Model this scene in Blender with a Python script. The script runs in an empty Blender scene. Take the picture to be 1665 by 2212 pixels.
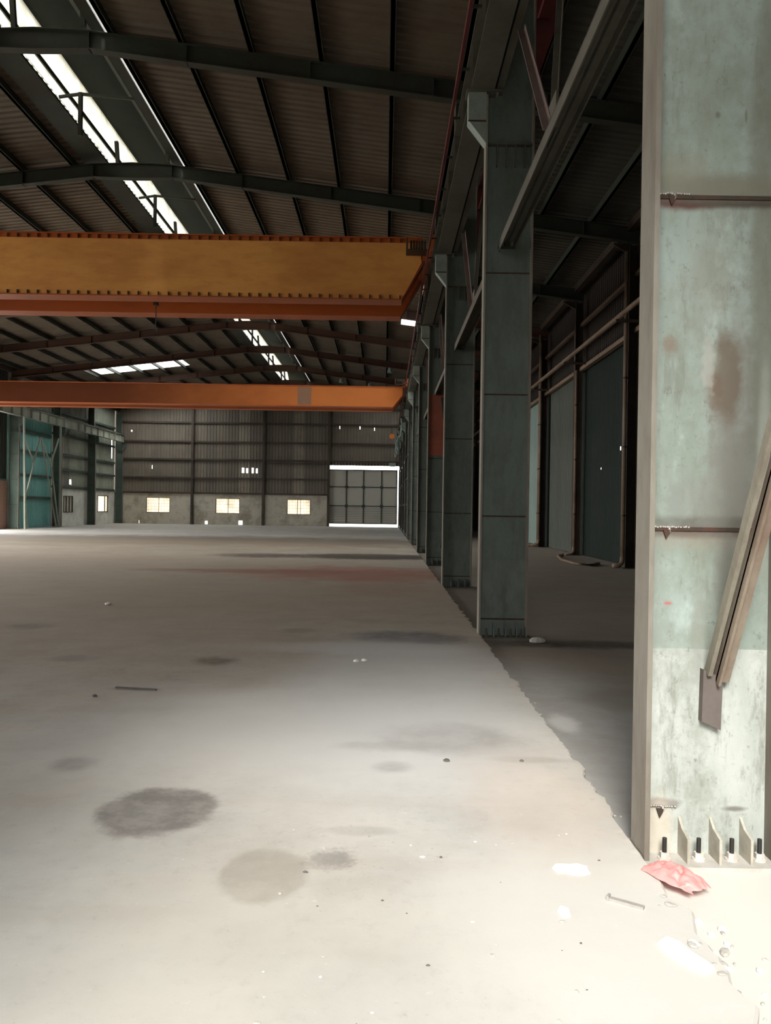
import bpy, bmesh, math, random
from mathutils import Vector, Matrix, noise
random.seed(7)
scene = bpy.context.scene
COL = scene.collection
PI = math.pi

# ------------------------------------------------------------------ helpers
class MB:
    """collects shapes, linked as one mesh object"""
    def __init__(s): s.v = []; s.f = []; s.parts = []
    def raw(s, vs, fs):
        n = len(s.v); s.v += [tuple(p) for p in vs]; s.f += [tuple(i + n for i in f) for f in fs]; s.parts.append((n, len(s.v), len(s.f)-len(fs), len(s.f))); return s
    def box(s, x0, x1, y0, y1, z0, z1):
        return s.raw([(x0,y0,z0),(x1,y0,z0),(x1,y1,z0),(x0,y1,z0),(x0,y0,z1),(x1,y0,z1),(x1,y1,z1),(x0,y1,z1)],
                     [(0,3,2,1),(4,5,6,7),(0,1,5,4),(1,2,6,5),(2,3,7,6),(3,0,4,7)])
    def prism(s, pts, axis, a0, a1):
        """polygon pts (two coords) extruded along axis"""
        def mk(p, a):
            return (a, p[0], p[1]) if axis == 'x' else ((p[0], a, p[1]) if axis == 'y' else (p[0], p[1], a))
        n = len(pts)
        vs = [mk(p, a0) for p in pts] + [mk(p, a1) for p in pts]
        fs = [tuple(range(n)), tuple(reversed(range(n, 2*n)))]
        fs += [(i, i+n, (i+1) % n + n, (i+1) % n) for i in range(n)]
        return s.raw(vs, fs)
    def bar(s, p0, p1, w, h, up=(0,0,1)):
        p0 = Vector(p0); p1 = Vector(p1); d = (p1-p0).normalized(); up = Vector(up)
        if abs(d.dot(up)) > .98: up = Vector((0,1,0))
        sx = d.cross(up).normalized(); uz = sx.cross(d).normalized()
        vs = []
        for p in (p0, p1):
            for a, b in ((-1,-1),(1,-1),(1,1),(-1,1)): vs.append(p + sx*a*w/2 + uz*b*h/2)
        return s.raw(vs, [(0,1,2,3),(7,6,5,4),(0,4,5,1),(1,5,6,2),(2,6,7,3),(3,7,4,0)])
    def angle(s, p0, p1, w, t, up=(0,0,1), flip=1):
        """an L profile bar"""
        p0 = Vector(p0); p1 = Vector(p1); d = (p1-p0).normalized(); up = Vector(up)
        sx = d.cross(up).normalized()*flip; uz = sx.cross(d).normalized()*flip
        s.bar(p0, p1, w, t, up); s.bar(p0+sx*(w/2-t/2)-uz*w/2, p1+sx*(w/2-t/2)-uz*w/2, t, w, up); return s
    def tube(s, pts, r, n=8, caps=True):
        pts = [Vector(p) for p in pts]; rings = []; base = len(s.v)
        prev = None
        for i, p in enumerate(pts):
            d = (pts[min(i+1, len(pts)-1)] - pts[max(i-1, 0)]).normalized()
            if prev is None:
                a = Vector((0,0,1)) if abs(d.z) < .9 else Vector((1,0,0))
                u = d.cross(a).normalized()
            else:
                u = (prev - d*prev.dot(d)).normalized()
            prev = u; w = d.cross(u); rr = r[i] if isinstance(r, (list, tuple)) else r
            for k in range(n): s.v.append(tuple(p + (u*math.cos(2*PI*k/n) + w*math.sin(2*PI*k/n))*rr))
        for i in range(len(pts)-1):
            for k in range(n):
                a = base+i*n+k; b = base+i*n+(k+1) % n; s.f.append((a, b, b+n, a+n))
        if caps:
            s.f.append(tuple(base+k for k in reversed(range(n)))); e = base+(len(pts)-1)*n; s.f.append(tuple(e+k for k in range(n)))
        return s
    def cyl(s, c, r, h, n=12, axis='z'):
        c = Vector(c); d = {'x':Vector((h,0,0)),'y':Vector((0,h,0)),'z':Vector((0,0,h))}[axis]
        return s.tube([c, c+d], r, n)
    def isec(s, p0, p1, w, h, tf=.014, tw=.01):
        """I beam along x or y (centre line bottom to top given by h), p at its centre"""
        s.bar(p0, p1, tw, h-2*tf+.002)
        for k in (-1, 1):
            o = Vector((0,0,k*(h/2-tf/2))); s.bar(Vector(p0)+o, Vector(p1)+o, w, tf)
        return s
    def each(s, name, mat, parent=None, **k):
        """one object per shape added"""
        out = []
        for v0, v1, f0, f1 in s.parts:
            q = MB(); q.raw(s.v[v0:v1], [tuple(i-v0 for i in f) for f in s.f[f0:f1]]); out.append(q.build(name, mat, parent, **k))
        return out
    def build(s, name, mat, parent=None, smooth=False, label=None, loc=None):
        me = bpy.data.meshes.new(name); 
        vs = s.v
        if loc: vs = [(x-loc[0], y-loc[1], z-loc[2]) for x, y, z in vs]
        me.from_pydata(vs, [], s.f); me.update()
        bm = bmesh.new(); bm.from_mesh(me); bmesh.ops.recalc_face_normals(bm, faces=bm.faces); bm.to_mesh(me); bm.free()
        if smooth:
            for p in me.polygons: p.use_smooth = True
        me.materials.append(mat)
        o = bpy.data.objects.new(name, me); COL.objects.link(o)
        if loc: o.location = loc
        if parent: o.parent = parent
        if label: o['label'] = label
        return o

def tag(o, label, cat, group=None, kind=None):
    o['label'] = label; o['category'] = cat
    if group: o['group'] = group
    if kind: o['kind'] = kind
    return o
def thing(name, loc, label, cat, group=None):
    o = bpy.data.objects.new(name, None); COL.objects.link(o); o.location = loc; o.empty_display_size = .2
    return tag(o, label, cat, group)
def struct(o): o['kind'] = 'structure'; return o
def dup(root, loc, label, group=None, name=None):
    def cp(o, par):
        c = o.copy(); COL.objects.link(c); c.parent = par
        for ch in [k for k in COL.objects if k.parent == o]: cp(ch, c)
        return c
    r = root.copy(); COL.objects.link(r)
    for ch in [k for k in list(COL.objects) if k.parent == root]: cp(ch, r)
    r.location = loc; r['label'] = label
    if group: r['group'] = group
    return r
ORD = ['first','second','third','fourth','fifth','sixth','seventh','eighth','ninth','tenth','eleventh','twelfth']

# ------------------------------------------------------------------ materials
class NT:
    def __init__(s, name, rough=.7, metal=0.0):
        s.m = bpy.data.materials.new(name); s.m.use_nodes = True; s.t = s.m.node_tree
        s.b = s.t.nodes['Principled BSDF']; s.b.inputs['Roughness'].default_value = rough; s.b.inputs['Metallic'].default_value = metal
        s.b.inputs['Specular IOR Level'].default_value = .3
    def n(s, typ, **kw):
        nd = s.t.nodes.new(typ)
        for k, v in kw.items():
            if k in ('operation','data_type','blend_type','noise_dimensions','interpolation_type','clamp'): setattr(nd, k, v)
        return nd
    def link(s, a, b): s.t.links.new(a, b)
    def pos(s): 
        if not hasattr(s, '_p'): s._p = s.n('ShaderNodeNewGeometry').outputs['Position']
        return s._p
    def mapped(s, scale):
        m = s.n('ShaderNodeVectorMath', operation='MULTIPLY'); s.link(s.pos(), m.inputs[0]); m.inputs[1].default_value = scale; return m.outputs[0]
    def noise(s, scale=5, detail=4, rough=.6, stretch=(1,1,1), color=False):
        nd = s.n('ShaderNodeTexNoise'); s.link(s.mapped(stretch), nd.inputs['Vector']); nd.inputs['Scale'].default_value = scale
        nd.inputs['Detail'].default_value = detail; nd.inputs['Roughness'].default_value = rough
        return nd.outputs['Color' if color else 'Fac']
    def ramp(s, fac, lo, hi, a=0, b=1):
        r = s.n('ShaderNodeMapRange', interpolation_type='SMOOTHSTEP'); s.link(fac, r.inputs[0])
        for i, v in enumerate((lo, hi, a, b)): r.inputs[1+i].default_value = v
        return r.outputs[0]
    def math(s, op, a, b=None):
        m = s.n('ShaderNodeMath', operation=op)
        for i, x in enumerate((a, b)):
            if x is None: continue
            if isinstance(x, (int, float)): m.inputs[i].default_value = x
            else: s.link(x, m.inputs[i])
        return m.outputs[0]
    def mix(s, fac, a, b, blend='MIX'):
        m = s.n('ShaderNodeMix', data_type='RGBA', blend_type=blend)
        if isinstance(fac, (int, float)): m.inputs[0].default_value = fac
        else: s.link(fac, m.inputs[0])
        for i, x in ((6, a), (7, b)):
            if isinstance(x, tuple): m.inputs[i].default_value = (*x, 1)
            else: s.link(x, m.inputs[i])
        return m.outputs[2]
    def ell(s, c, r, soft=.35, dist=.25, nscale=2.5, rot=0):
        """soft edged ellipse / box-free blob; c, r three-vectors (r=None axis -> ignored)"""
        sub = s.n('ShaderNodeVectorMath', operation='SUBTRACT'); s.link(s.pos(), sub.inputs[0]); sub.inputs[1].default_value = c
        v = sub.outputs[0]
        if rot:
            rr = s.n('ShaderNodeVectorRotate'); rr.inputs['Axis'].default_value = (0,0,1); rr.inputs['Angle'].default_value = rot; s.link(v, rr.inputs[0]); v = rr.outputs[0]
        m = s.n('ShaderNodeVectorMath', operation='MULTIPLY'); s.link(v, m.inputs[0])
        m.inputs[1].default_value = tuple(0 if q is None else 1/q for q in r)
        l = s.n('ShaderNodeVectorMath', operation='LENGTH'); s.link(m.outputs[0], l.inputs[0])
        d = l.outputs['Value']
        if dist:
            if not hasattr(s, '_dn'): s._dn = {}
            if nscale not in s._dn: s._dn[nscale] = s.noise(nscale, 5, .65)
            d = s.math('ADD', d, s.math('MULTIPLY', s.math('SUBTRACT', s._dn[nscale], .5), dist*4))
        return s.ramp(d, 1+soft, 1-soft)
    def out(s, col, bump=None, bs=.2, bd=.01):
        if isinstance(col, tuple): s.b.inputs['Base Color'].default_value = (*col, 1)
        else: s.link(col, s.b.inputs['Base Color'])
        if bump is not None:
            bn = s.n('ShaderNodeBump'); bn.inputs['Strength'].default_value = bs; bn.inputs['Distance'].default_value = bd
            s.link(bump, bn.inputs['Height']); s.link(bn.outputs[0], s.b.inputs['Normal'])
        return s.m

def worn(name, base, dirt, amt=.6, scale=1.2, rough=.65, stretch=(1,1,1), metal=0, speck=None):
    k = NT(name, rough, metal)
    a = k.ramp(k.noise(scale, 6, .65, stretch), .38, .72)
    b = k.ramp(k.noise(scale*9, 4, .6, stretch), .45, .7)
    c = k.mix(k.math('MULTIPLY', a, amt), base, dirt)
    c = k.mix(k.math('MULTIPLY', b, amt*.35), c, dirt)
    if speck: c = k.mix(k.ramp(k.noise(scale*25, 3, .6), .66, .74), c, speck)
    return k.out(c, k.noise(scale*30, 3, .6), .15, .003)

# floor -------------------------------------------------------------
def floor_mat(name, aisle=False):
    k = NT(name, .86)
    k.b.inputs['Specular IOR Level'].default_value = .25
    big = k.noise(.35, 5, .62)
    mid = k.noise(1.4, 6, .65)
    fine = k.noise(14, 5, .7)
    c = k.mix(k.ramp(big, .35, .68), (.46,.43,.375), (.50,.495,.47))
    c = k.mix(k.ramp(mid, .42, .72, 0, .5), c, (.29,.265,.225))
    c = k.mix(k.ramp(mid, .5, .25, 0, .4), c, (.62,.58,.51))
    # brushed sweep lines across the hall
    sw = k.noise(1.0, 5, .6, (.35, 2.2, 1))
    c = k.mix(k.ramp(sw, .5, .72, 0, .32), c, (.33,.27,.21))
    sw2 = k.noise(2.3, 4, .6, (2.4, .5, 1))
    c = k.mix(k.ramp(sw2, .52, .7, 0, .14), c, (.62,.59,.55))
    c = k.mix(k.ramp(fine, .52, .72, 0, .3), c, (.25,.22,.19))
    c = k.mix(k.ramp(k.noise(38, 3, .7), .64, .74, 0, .45), c, (.2,.18,.155))
    c = k.mix(k.ramp(k.noise(24, 4, .7), .36, .26, 0, .5), c, (.72,.70,.66))
    GRAIN = k.ramp(k.noise(4.5, 7, .75, (1,1,1)), .35, .62, .68, 1.0)
    def blob(c0, center, r, col, a=.8, soft=.35, dist=.2, ns=2.5, rot=0):
        f = k.math('MULTIPLY', k.ell((center[0],center[1],0), (r[0],r[1],None), soft, dist, ns, rot), a)
        if r[0] < 2.5 and col[0] < .37: f = k.math('MULTIPLY', f, GRAIN)
        return k.mix(f, c0, col)
    if not aisle:
        dk = (.155,.14,.125)
        # the middle of the hall is browner with trodden dust
        c = blob(c, (-9,17), (15,12), (.34,.26,.175), .72, .5, .12, 2.5)
        c = blob(c, (-.6,5.7), (1.7,1.3), (.64,.62,.58), .75, .6, .25, 1.1)  # pale tone painted in to extend the pool of entrance light
        c = blob(c, (-1.9,3.1), (1.0,1.1), (.33,.325,.30), .6, .6, .3, 1.1)  # dull tone painted in where the entrance light falls off
        c = blob(c, (1.0,3.0), (.8,.8), (.58,.56,.51), .85, .5, .25, 1.1)  # near right whitened in colour for the glare of the entrance
        c = blob(c, (-.5,2.7), (.8,.7), (.42,.40,.35), .5, .6, .3, 1.1)
        c = blob(c, (-1.17,4.13), (.30,.33), dk, .85, .16, .16, 5)
        c = blob(c, (-.5,3.42), (.19,.25), (.30,.265,.22), .72, .12, .10, 5)
        c = blob(c, (-.22,3.58), (.10,.09), dk, .6, .5, .45, 30)
        c = blob(c, (.50,5.5), (.46,.34), (.24,.20,.165), .8, .45, .3, 2.5)
        c = blob(c, (.1,5.3), (.35,.10), (.25,.22,.18), .6, .6, .35, 5)
        c = blob(c, (.95,5.05), (.25,.06), (.27,.25,.21), .6, .6, .35, 5)
        c = blob(c, (.07,4.87), (.11,.10), (.22,.2,.175), .6, .5, .15, 5)
        c = blob(c, (.28,9.85), (.62,.42), (.10,.085,.075), .95, .45, .3, 2.5)
        c = blob(c, (.6,9.6), (.4,.25), (.12,.10,.09), .7, .5, .4, 5)
        c = blob(c, (-1.73,8.16), (.20,.2), (.12,.095,.06), .75, .6, .3, 5)
        c = blob(c, (-1.89,4.85), (.13,.13), (.22,.21,.19), .6, .6, .25, 5)
        c = blob(c, (-3.2,8.15), (.22,.16), (.2,.18,.15), .5, .6, .25, 5)
        c = blob(c, (-1.1,10.2), (.2,.2), (.2,.17,.14), .45, .6, .25, 5)
        c = blob(c, (-4.62,10.25), (.25,.22), (.17,.15,.12), .6, .6, .25, 5)
        c = blob(c, (-2.14,6.85), (.2,.06), (.17,.15,.13), .6, .5, .3, 5)
        c = blob(c, (-.1,3.9), (.16,.05), (.3,.28,.25), .5, .5, .3, 5)
        # red primer dust and dark oil tracks further in
        c = blob(c, (-.7,19.4), (2.6,1.9), (.34,.125,.08), .75, .6, .45, 1.1)
        c = blob(c, (-3.2,19.6), (2.6,.6), (.22,.10,.07), .6, .6, .4, 1.1)
        c = blob(c, (0,16.4), (.9,2.6), (.36,.17,.11), .3, .6, .35, 1.1)
        c = blob(c, (-4.0,26), (1.4,1.1), (.06,.045,.035), .95, .5, .25, 2.5)
        c = blob(c, (-.5,26.2), (2.6,1.5), (.045,.035,.028), .97, .35, .18, 2.5)
        c = blob(c, (-12,36.5), (15,5.0), (.13,.105,.08), .85, .6, .35, .5)
        c = blob(c, (-4,38), (9,4.0), (.15,.12,.09), .7, .6, .4, .5)
        c = blob(c, (-9,32), (16,5.0), (.25,.19,.125), .6, .6, .4, .5)
        # scraped paler patches
        c = blob(c, (-.2,9), (1.2,.35), (.58,.56,.53), .5, .5, .3, 2.5)
        c = blob(c, (.2,7.2), (1.0,2.6), (.50,.51,.51), .55, .5, .15, 2.5)
        c = blob(c, (.85,4.4), (.35,.8), (.60,.50,.42), .35, .5, .3, 2.5)
    else:
        c = k.mix(.7, c, (.19,.145,.105))  # aisle concrete browned and darkened in place of weaker light
        c = blob(c, (1.4,5.6), (1.1,2.6), (.36,.355,.335), .95, .4, .12, 2.5)  # wedge of light beside the nearest column, painted in
        c = blob(c, (1.7,3.0), (.9,.75), (.64,.61,.55), .95, .3, .2, 2.5)  # near end whitened in colour, as if overexposed
        c = blob(c, (2.6,9.7), (1.5,.28), (.07,.06,.05), .85, .5, .25, 2.5)
        c = blob(c, (2.2,6.9), (.5,.4), (.2,.17,.14), .6, .5, .3, 2.5)
        c = blob(c, (1.42,6.1), (.1,.25), (.62,.61,.58), .7, .5, .3, 5)
    return k.out(c, fine, .25, .004)
FLOOR = floor_mat('worn_concrete'); AFLOOR = floor_mat('aisle_concrete', True)

GREEN = (.21,.255,.215)
def column_mat(name, near=False, strong=1.0):
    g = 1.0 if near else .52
    k = NT(name, .6)
    k.b.inputs['Specular IOR Level'].default_value = .25
    z = k.n('ShaderNodeSeparateXYZ'); k.link(k.pos(), z.inputs[0]); Z = z.outputs['Z']; X = z.outputs['X']
    a = k.noise(1.5, 7, .7, (1,1,.6)); b = k.noise(5, 6, .7, (1,1,.35)); f = k.noise(40, 4, .6)
    up = k.mix(k.ramp(a, .35, .7), (.265,.315,.285), (.195,.23,.19))
    up = k.mix(k.ramp(b, .5, .75, 0, .5), up, (.17,.165,.125))
    lo = k.mix(k.ramp(b, .35, .7), (.415,.44,.405), (.31,.335,.30))
    wob = k.math('ADD', Z, k.math('MULTIPLY', k.math('SUBTRACT', k.noise(6,2,.5), .5), .012))
    c = k.mix(k.ramp(wob, .972, .978), lo, up)
    if not near: c = k.mix(.85, c, k.mix(k.ramp(b, .35, .75), (.118,.148,.128), (.085,.102,.084)))  # columns further in: shade mixed into the same green paint
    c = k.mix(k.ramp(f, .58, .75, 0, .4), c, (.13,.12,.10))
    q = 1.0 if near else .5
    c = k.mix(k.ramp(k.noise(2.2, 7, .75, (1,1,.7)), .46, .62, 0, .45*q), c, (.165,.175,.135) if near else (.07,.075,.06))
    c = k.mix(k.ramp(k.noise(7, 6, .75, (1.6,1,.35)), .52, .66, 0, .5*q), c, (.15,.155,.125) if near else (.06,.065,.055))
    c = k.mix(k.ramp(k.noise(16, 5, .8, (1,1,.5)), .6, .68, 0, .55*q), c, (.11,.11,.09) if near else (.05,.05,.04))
    if near: c = k.mix(k.ramp(k.noise(3.5, 6, .7, (1,1,.6)), .45, .32, 0, .5), c, k.mix(k.ramp(wob, .972, .978), (.53,.55,.52), (.36,.43,.40)))
    if near:
        def bl(c0, x, zz, rx, rz, col, am, soft=.4, dist=.3, ns=8):
            return k.mix(k.math('MULTIPLY', k.ell((x,0,zz), (rx,None,rz), soft, dist, ns), am), c0, col)
        c = bl(c, 1.67, 1.95, .11, .60, (.17,.155,.135), .60, .6, .45)
        c = bl(c, 1.66, 1.75, .12, .38, (.15,.14,.12), .45, .6, .6, 20)
        c = bl(c, 1.62, 2.27, .070, .20, (.125,.098,.07), .85, .35, .30)
        c = bl(c, 1.56, 2.20, .035, .10, (.13,.095,.07), .7, .5, .5, 20)
        c = bl(c, 1.53, 2.32, .030, .12, (.34,.34,.30), .6, .5, .6, 20)
        c = bl(c, 1.345, 2.42, .03, .05, (.18,.12,.09), .65, .6, .6, 20)
        c = bl(c, 1.52, 2.75, .10, .20, (.20,.205,.165), .5, .7, .4)
        c = bl(c, 1.80, 3.0, .08, 1.3, (.13,.13,.095), .65, .5, .35)
        c = bl(c, 1.80, 1.8, .03, .5, (.34,.37,.32), .5, .5, .3)
        for x, zz, rx, rz, cc, am in ((1.42,3.095,.17,.030,(.095,.035,.028),1),(1.70,3.10,.30,.028,(.06,.05,.038),1),(1.54,3.17,.38,.06,(.15,.145,.105),.85),
                                      (1.54,1.525,.30,.024,(.075,.05,.04),.95),(1.54,1.575,.32,.03,(.10,.095,.08),.85),(1.50,1.49,.30,.04,(.22,.19,.15),.45)):
            c = bl(c, x, zz, rx, rz, cc, am, .6, .22)
        c = bl(c, 1.355, 1.19, .020, .008, (.36,.10,.10), .8, .5, .6, 20)
        c = bl(c, 1.335, .235, .085, .03, (.17,.155,.14), .85, .4, .3, 20)
        c = bl(c, 1.69, .215, .05, .012, (.13,.12,.10), .85, .6, .2, 20)
        c = bl(c, 1.33, .10, .06, .16, (.50,.43,.33), .6, .5, .15)
        c = bl(c, 1.63, 1.33, .05, .18, (.15,.15,.125), .75, .6, .35)
        c = bl(c, 1.50, 1.05, .03, .22, (.20,.21,.18), .5, .6, .5, 20)
        c = bl(c, 1.38, 1.66, .04, .10, (.17,.185,.165), .6, .6, .6, 20)
        c = bl(c, 1.46, 1.72, .10, .10, (.20,.215,.19), .5, .6, .6, 20)
        c = bl(c, 1.56, 1.62, .08, .12, (.16,.16,.14), .45, .6, .6, 20)
        c = bl(c, 1.38, 3.25, .12, .07, (.20,.19,.135), .5, .6, .3)
        c = bl(c, 1.555, 3.515, .012, .016, (.12,.12,.10), .8, .5, .4, 20)
        c = bl(c, 1.69, 3.51, .006, .03, (.12,.12,.10), .7, .5, .5, 20)
    return k.out(c, k.noise(9, 5, .65), .2, .004)
COLM = column_mat('shaded_green_column_paint'); COLN = column_mat('stained_green_column_paint', True)
FLANGE = worn('grimy_green_edge', (.215,.20,.165), (.11,.085,.065), .8, 2.0, .65, (1,1,.3))
FLB = worn('chipped_edge', (.45,.42,.35), (.2,.17,.13), .6, 4)
BRKT = worn('pale_bracket_paint', (.24,.28,.245), (.14,.16,.14), .7, 3)
STEEL = worn('dark_green_steel', (.045,.055,.042), (.035,.028,.02), .8, .8, .6)
STEELB = worn('dark_brown_steel', (.07,.05,.035), (.03,.022,.018), .8, .8, .6)
GREY = worn('grey_green_steel', (.105,.10,.078), (.055,.048,.035), .7, 1.0, .6)
DGREEN = worn('dim_green_paint', (.07,.105,.085), (.05,.05,.04), .7, 1.0, .6)
RED = worn('dark_red_paint', (.10,.016,.014), (.05,.014,.011), .6, 1.5, .55)
PINK = worn('pinkish_primer', (.19,.135,.12), (.12,.09,.075), .6, 3, .65)
RUST = worn('rusty_brown_angle', (.27,.225,.17), (.17,.115,.085), .8, 5, .75, (1,1,.4))
PLATE = worn('dull_brown_plate', (.125,.105,.092), (.09,.075,.065), .6, 6)
KHAKI = worn('khaki_angle', (.235,.215,.165), (.13,.11,.085), .7, 7, .7, (1,1,.5))
ORANGE = worn('ochre_crane_paint', (.80,.38,.095), (.48,.17,.045), .85, .5, .7, (.35,1,1))
ORANGER = worn('red_orange_crane_paint', (.42,.10,.022), (.30,.07,.02), .7, .8, .5, (.35,1,1))
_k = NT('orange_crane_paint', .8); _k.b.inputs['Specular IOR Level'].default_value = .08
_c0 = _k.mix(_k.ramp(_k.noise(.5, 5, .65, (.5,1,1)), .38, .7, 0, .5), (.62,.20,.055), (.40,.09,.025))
_c0 = _k.mix(_k.math('MULTIPLY', _k.ell((-17,41,7.4), (9,None,None), .8, .12, .5), .92), _c0, (.05,.013,.007))   # maroon tint darkens the left half, painted-in falloff of light
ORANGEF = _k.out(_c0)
CLIP = worn('brown_clip', (.07,.03,.015), (.04,.02,.01), .5, 4)
BLACKISH = worn('dark_metal', (.03,.028,.025), (.02,.018,.015), .5, 3, .5)
TICK = worn('seam_brown', (.035,.03,.022), (.10,.04,.025), .7, 6, .8)
BEAD = worn('bare_weld_metal', (.42,.40,.36), (.2,.17,.14), .6, 30, .4, metal=.3)
NUT = worn('pale_bolt_paint', (.62,.58,.52), (.4,.34,.28), .6, 10, .6)
PIPEB = worn('brown_pipe', (.22,.155,.11), (.12,.08,.055), .7, 2, .5)
PLASTER = worn('white_plaster', (.80,.79,.75), (.66,.64,.6), .3, 8, .9)
STONE = worn('pale_concrete_chip', (.47,.445,.40), (.33,.30,.26), .6, 12, .95)
DSTONE = worn('dark_chip', (.14,.125,.11), (.08,.07,.06), .6, 12, .95)
MASON = worn('stained_render', (.50,.47,.39), (.21,.18,.14), .8, .9, .9, speck=None)
MASONW = worn('whitewashed_render', (.74,.74,.67), (.36,.36,.31), .6, .9, .9)
BRICK = NT('pink_brick', .9)
_b = BRICK.n('ShaderNodeTexBrick'); BRICK.link(BRICK.mapped((1,1,1)), _b.inputs['Vector'])
_c = BRICK.n('ShaderNodeCombineXYZ'); _s = BRICK.n('ShaderNodeSeparateXYZ'); BRICK.link(BRICK.pos(), _s.inputs[0])
BRICK.link(_s.outputs['Y'], _c.inputs[0]); BRICK.link(_s.outputs['Z'], _c.inputs[1]); BRICK.link(_c.outputs[0], _b.inputs['Vector'])
_b.inputs['Scale'].default_value = 4; _b.inputs['Color1'].default_value = (.36,.19,.135,1); _b.inputs['Color2'].default_value = (.28,.15,.11,1); _b.inputs['Mortar'].default_value = (.3,.25,.2,1)
BRICK = BRICK.out(_b.outputs['Color'])

def sheet_mat(name, c1, c2, axis, w=1.0, dirt=(.06,.05,.04), amt=.5, pale=None):
    """painted sheeting: each sheet has a tone of its own"""
    k = NT(name, .6)
    sp = k.n('ShaderNodeSeparateXYZ'); k.link(k.pos(), sp.inputs[0])
    fl = k.math('FLOOR', k.math('DIVIDE', k.math('ADD', sp.outputs[axis], .37), w))
    wn = k.n('ShaderNodeTexWhiteNoise', noise_dimensions='1D'); k.link(fl, wn.inputs['W'])
    c = k.mix(wn.outputs['Value'], c1, c2)
    if pale: c = k.mix(k.ramp(wn.outputs['Value'], .80, .82), c, pale)
    c = k.mix(k.ramp(k.noise(.9, 5, .65), .42, .75, 0, amt), c, dirt)
    return k.out(c)
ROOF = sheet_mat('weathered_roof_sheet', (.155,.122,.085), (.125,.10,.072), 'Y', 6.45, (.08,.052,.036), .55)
ROOFA = sheet_mat('dimmed_aisle_roof_sheet', (.085,.08,.062), (.065,.062,.05), 'Y', 6.45, (.045,.04,.03), .5)  # grey-green sheet, darkened in colour to stand in for dim aisle light
FARW = sheet_mat('grey_brown_cladding', (.17,.147,.115), (.125,.11,.09), 'X', .95, (.095,.08,.06), .4, (.25,.22,.175))
LEFTW = sheet_mat('pale_green_cladding', (.36,.38,.31), (.28,.30,.25), 'Y', 1.0, (.12,.12,.09), .4, (.26,.27,.23))
LEFTD = sheet_mat('dark_cladding', (.05,.055,.045), (.04,.045,.035), 'Y', 1.0, (.03,.03,.025), .4)
TEAL = sheet_mat('teal_sheet', (.24,.52,.48), (.18,.42,.40), 'Y', 1.2, (.08,.2,.2), .4, (.2,.45,.42))
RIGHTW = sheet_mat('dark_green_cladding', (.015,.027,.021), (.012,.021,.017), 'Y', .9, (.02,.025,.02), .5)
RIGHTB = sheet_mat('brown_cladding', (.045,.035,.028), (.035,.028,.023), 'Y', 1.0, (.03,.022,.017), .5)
PALEP = sheet_mat('pale_mint_panel', (.27,.36,.32), (.24,.32,.29), 'Y', .9, (.2,.27,.24), .3)
GREYP = sheet_mat('grey_panel', (.09,.10,.085), (.08,.09,.075), 'Y', .9, (.09,.1,.085), .3)
GATE = worn('grey_gate_sheet', (.42,.41,.36), (.34,.33,.29), .4, .6)
GATEF = worn('gate_frame_steel', (.05,.055,.045), (.04,.04,.03), .4, 2)
TEALP = worn('green_partition', (.12,.17,.15), (.07,.09,.08), .6, 1)

def translucent(name, col, r=.25):
    m = bpy.data.materials.new(name); m.use_nodes = True; t = m.node_tree; t.nodes.clear()
    o = t.nodes.new('ShaderNodeOutputMaterial'); a = t.nodes.new('ShaderNodeBsdfTranslucent'); d = t.nodes.new('ShaderNodeBsdfDiffuse')
    a.inputs[0].default_value = (*col, 1); d.inputs[0].default_value = (r, r, r*.95, 1)
    g = t.nodes.new('ShaderNodeNewGeometry'); nz = t.nodes.new('ShaderNodeTexNoise'); nz.inputs['Scale'].default_value = 2.2; nz.inputs['Detail'].default_value = 4
    t.links.new(g.outputs['Position'], nz.inputs['Vector'])
    mr = t.nodes.new('ShaderNodeMapRange'); mr.inputs[1].default_value = .3; mr.inputs[2].default_value = .7; mr.inputs[3].default_value = .75; mr.inputs[4].default_value = 1.1
    t.links.new(nz.outputs[0], mr.inputs[0])
    mm = t.nodes.new('ShaderNodeVectorMath'); mm.operation = 'SCALE'; mm.inputs[0].default_value = col; t.links.new(mr.outputs[0], mm.inputs['Scale'])
    t.links.new(mm.outputs[0], a.inputs[0])
    ad = t.nodes.new('ShaderNodeAddShader'); t.links.new(a.outputs[0], ad.inputs[0]); t.links.new(d.outputs[0], ad.inputs[1]); t.links.new(ad.outputs[0], o.inputs[0])
    return m
FIBRE = translucent('fibreglass_skylight', (.62,.625,.575))
FIBREB = translucent('clear_fibreglass_skylight', (.85,.85,.83))
PANE = translucent('cream_frosted_pane', (.60,.54,.45))
PANEDIM = translucent('dim_pane', (.12,.115,.10))
EARTH = worn('outdoor_ground', (.42,.39,.34), (.33,.30,.26), .4, .5, .9)

# ------------------------------------------------------------------ layout numbers
BAY = 6.45; Y0 = 3.75
YK = [Y0 + BAY*k for k in range(-1, 11)]        # frame lines; YK[0] is behind the camera
YB, YF = -1.0, 68.4
XL, XR, XRIDGE = -23.4, 7.5, -7.5
CX = 1.544                                       # centre of interior column row
def zs(x): return 11.9 - .12*abs(x - XRIDGE)     # roof sheet height
def zr(x): return 11.3 - .12*abs(x - XRIDGE)     # underside of rafters

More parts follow.
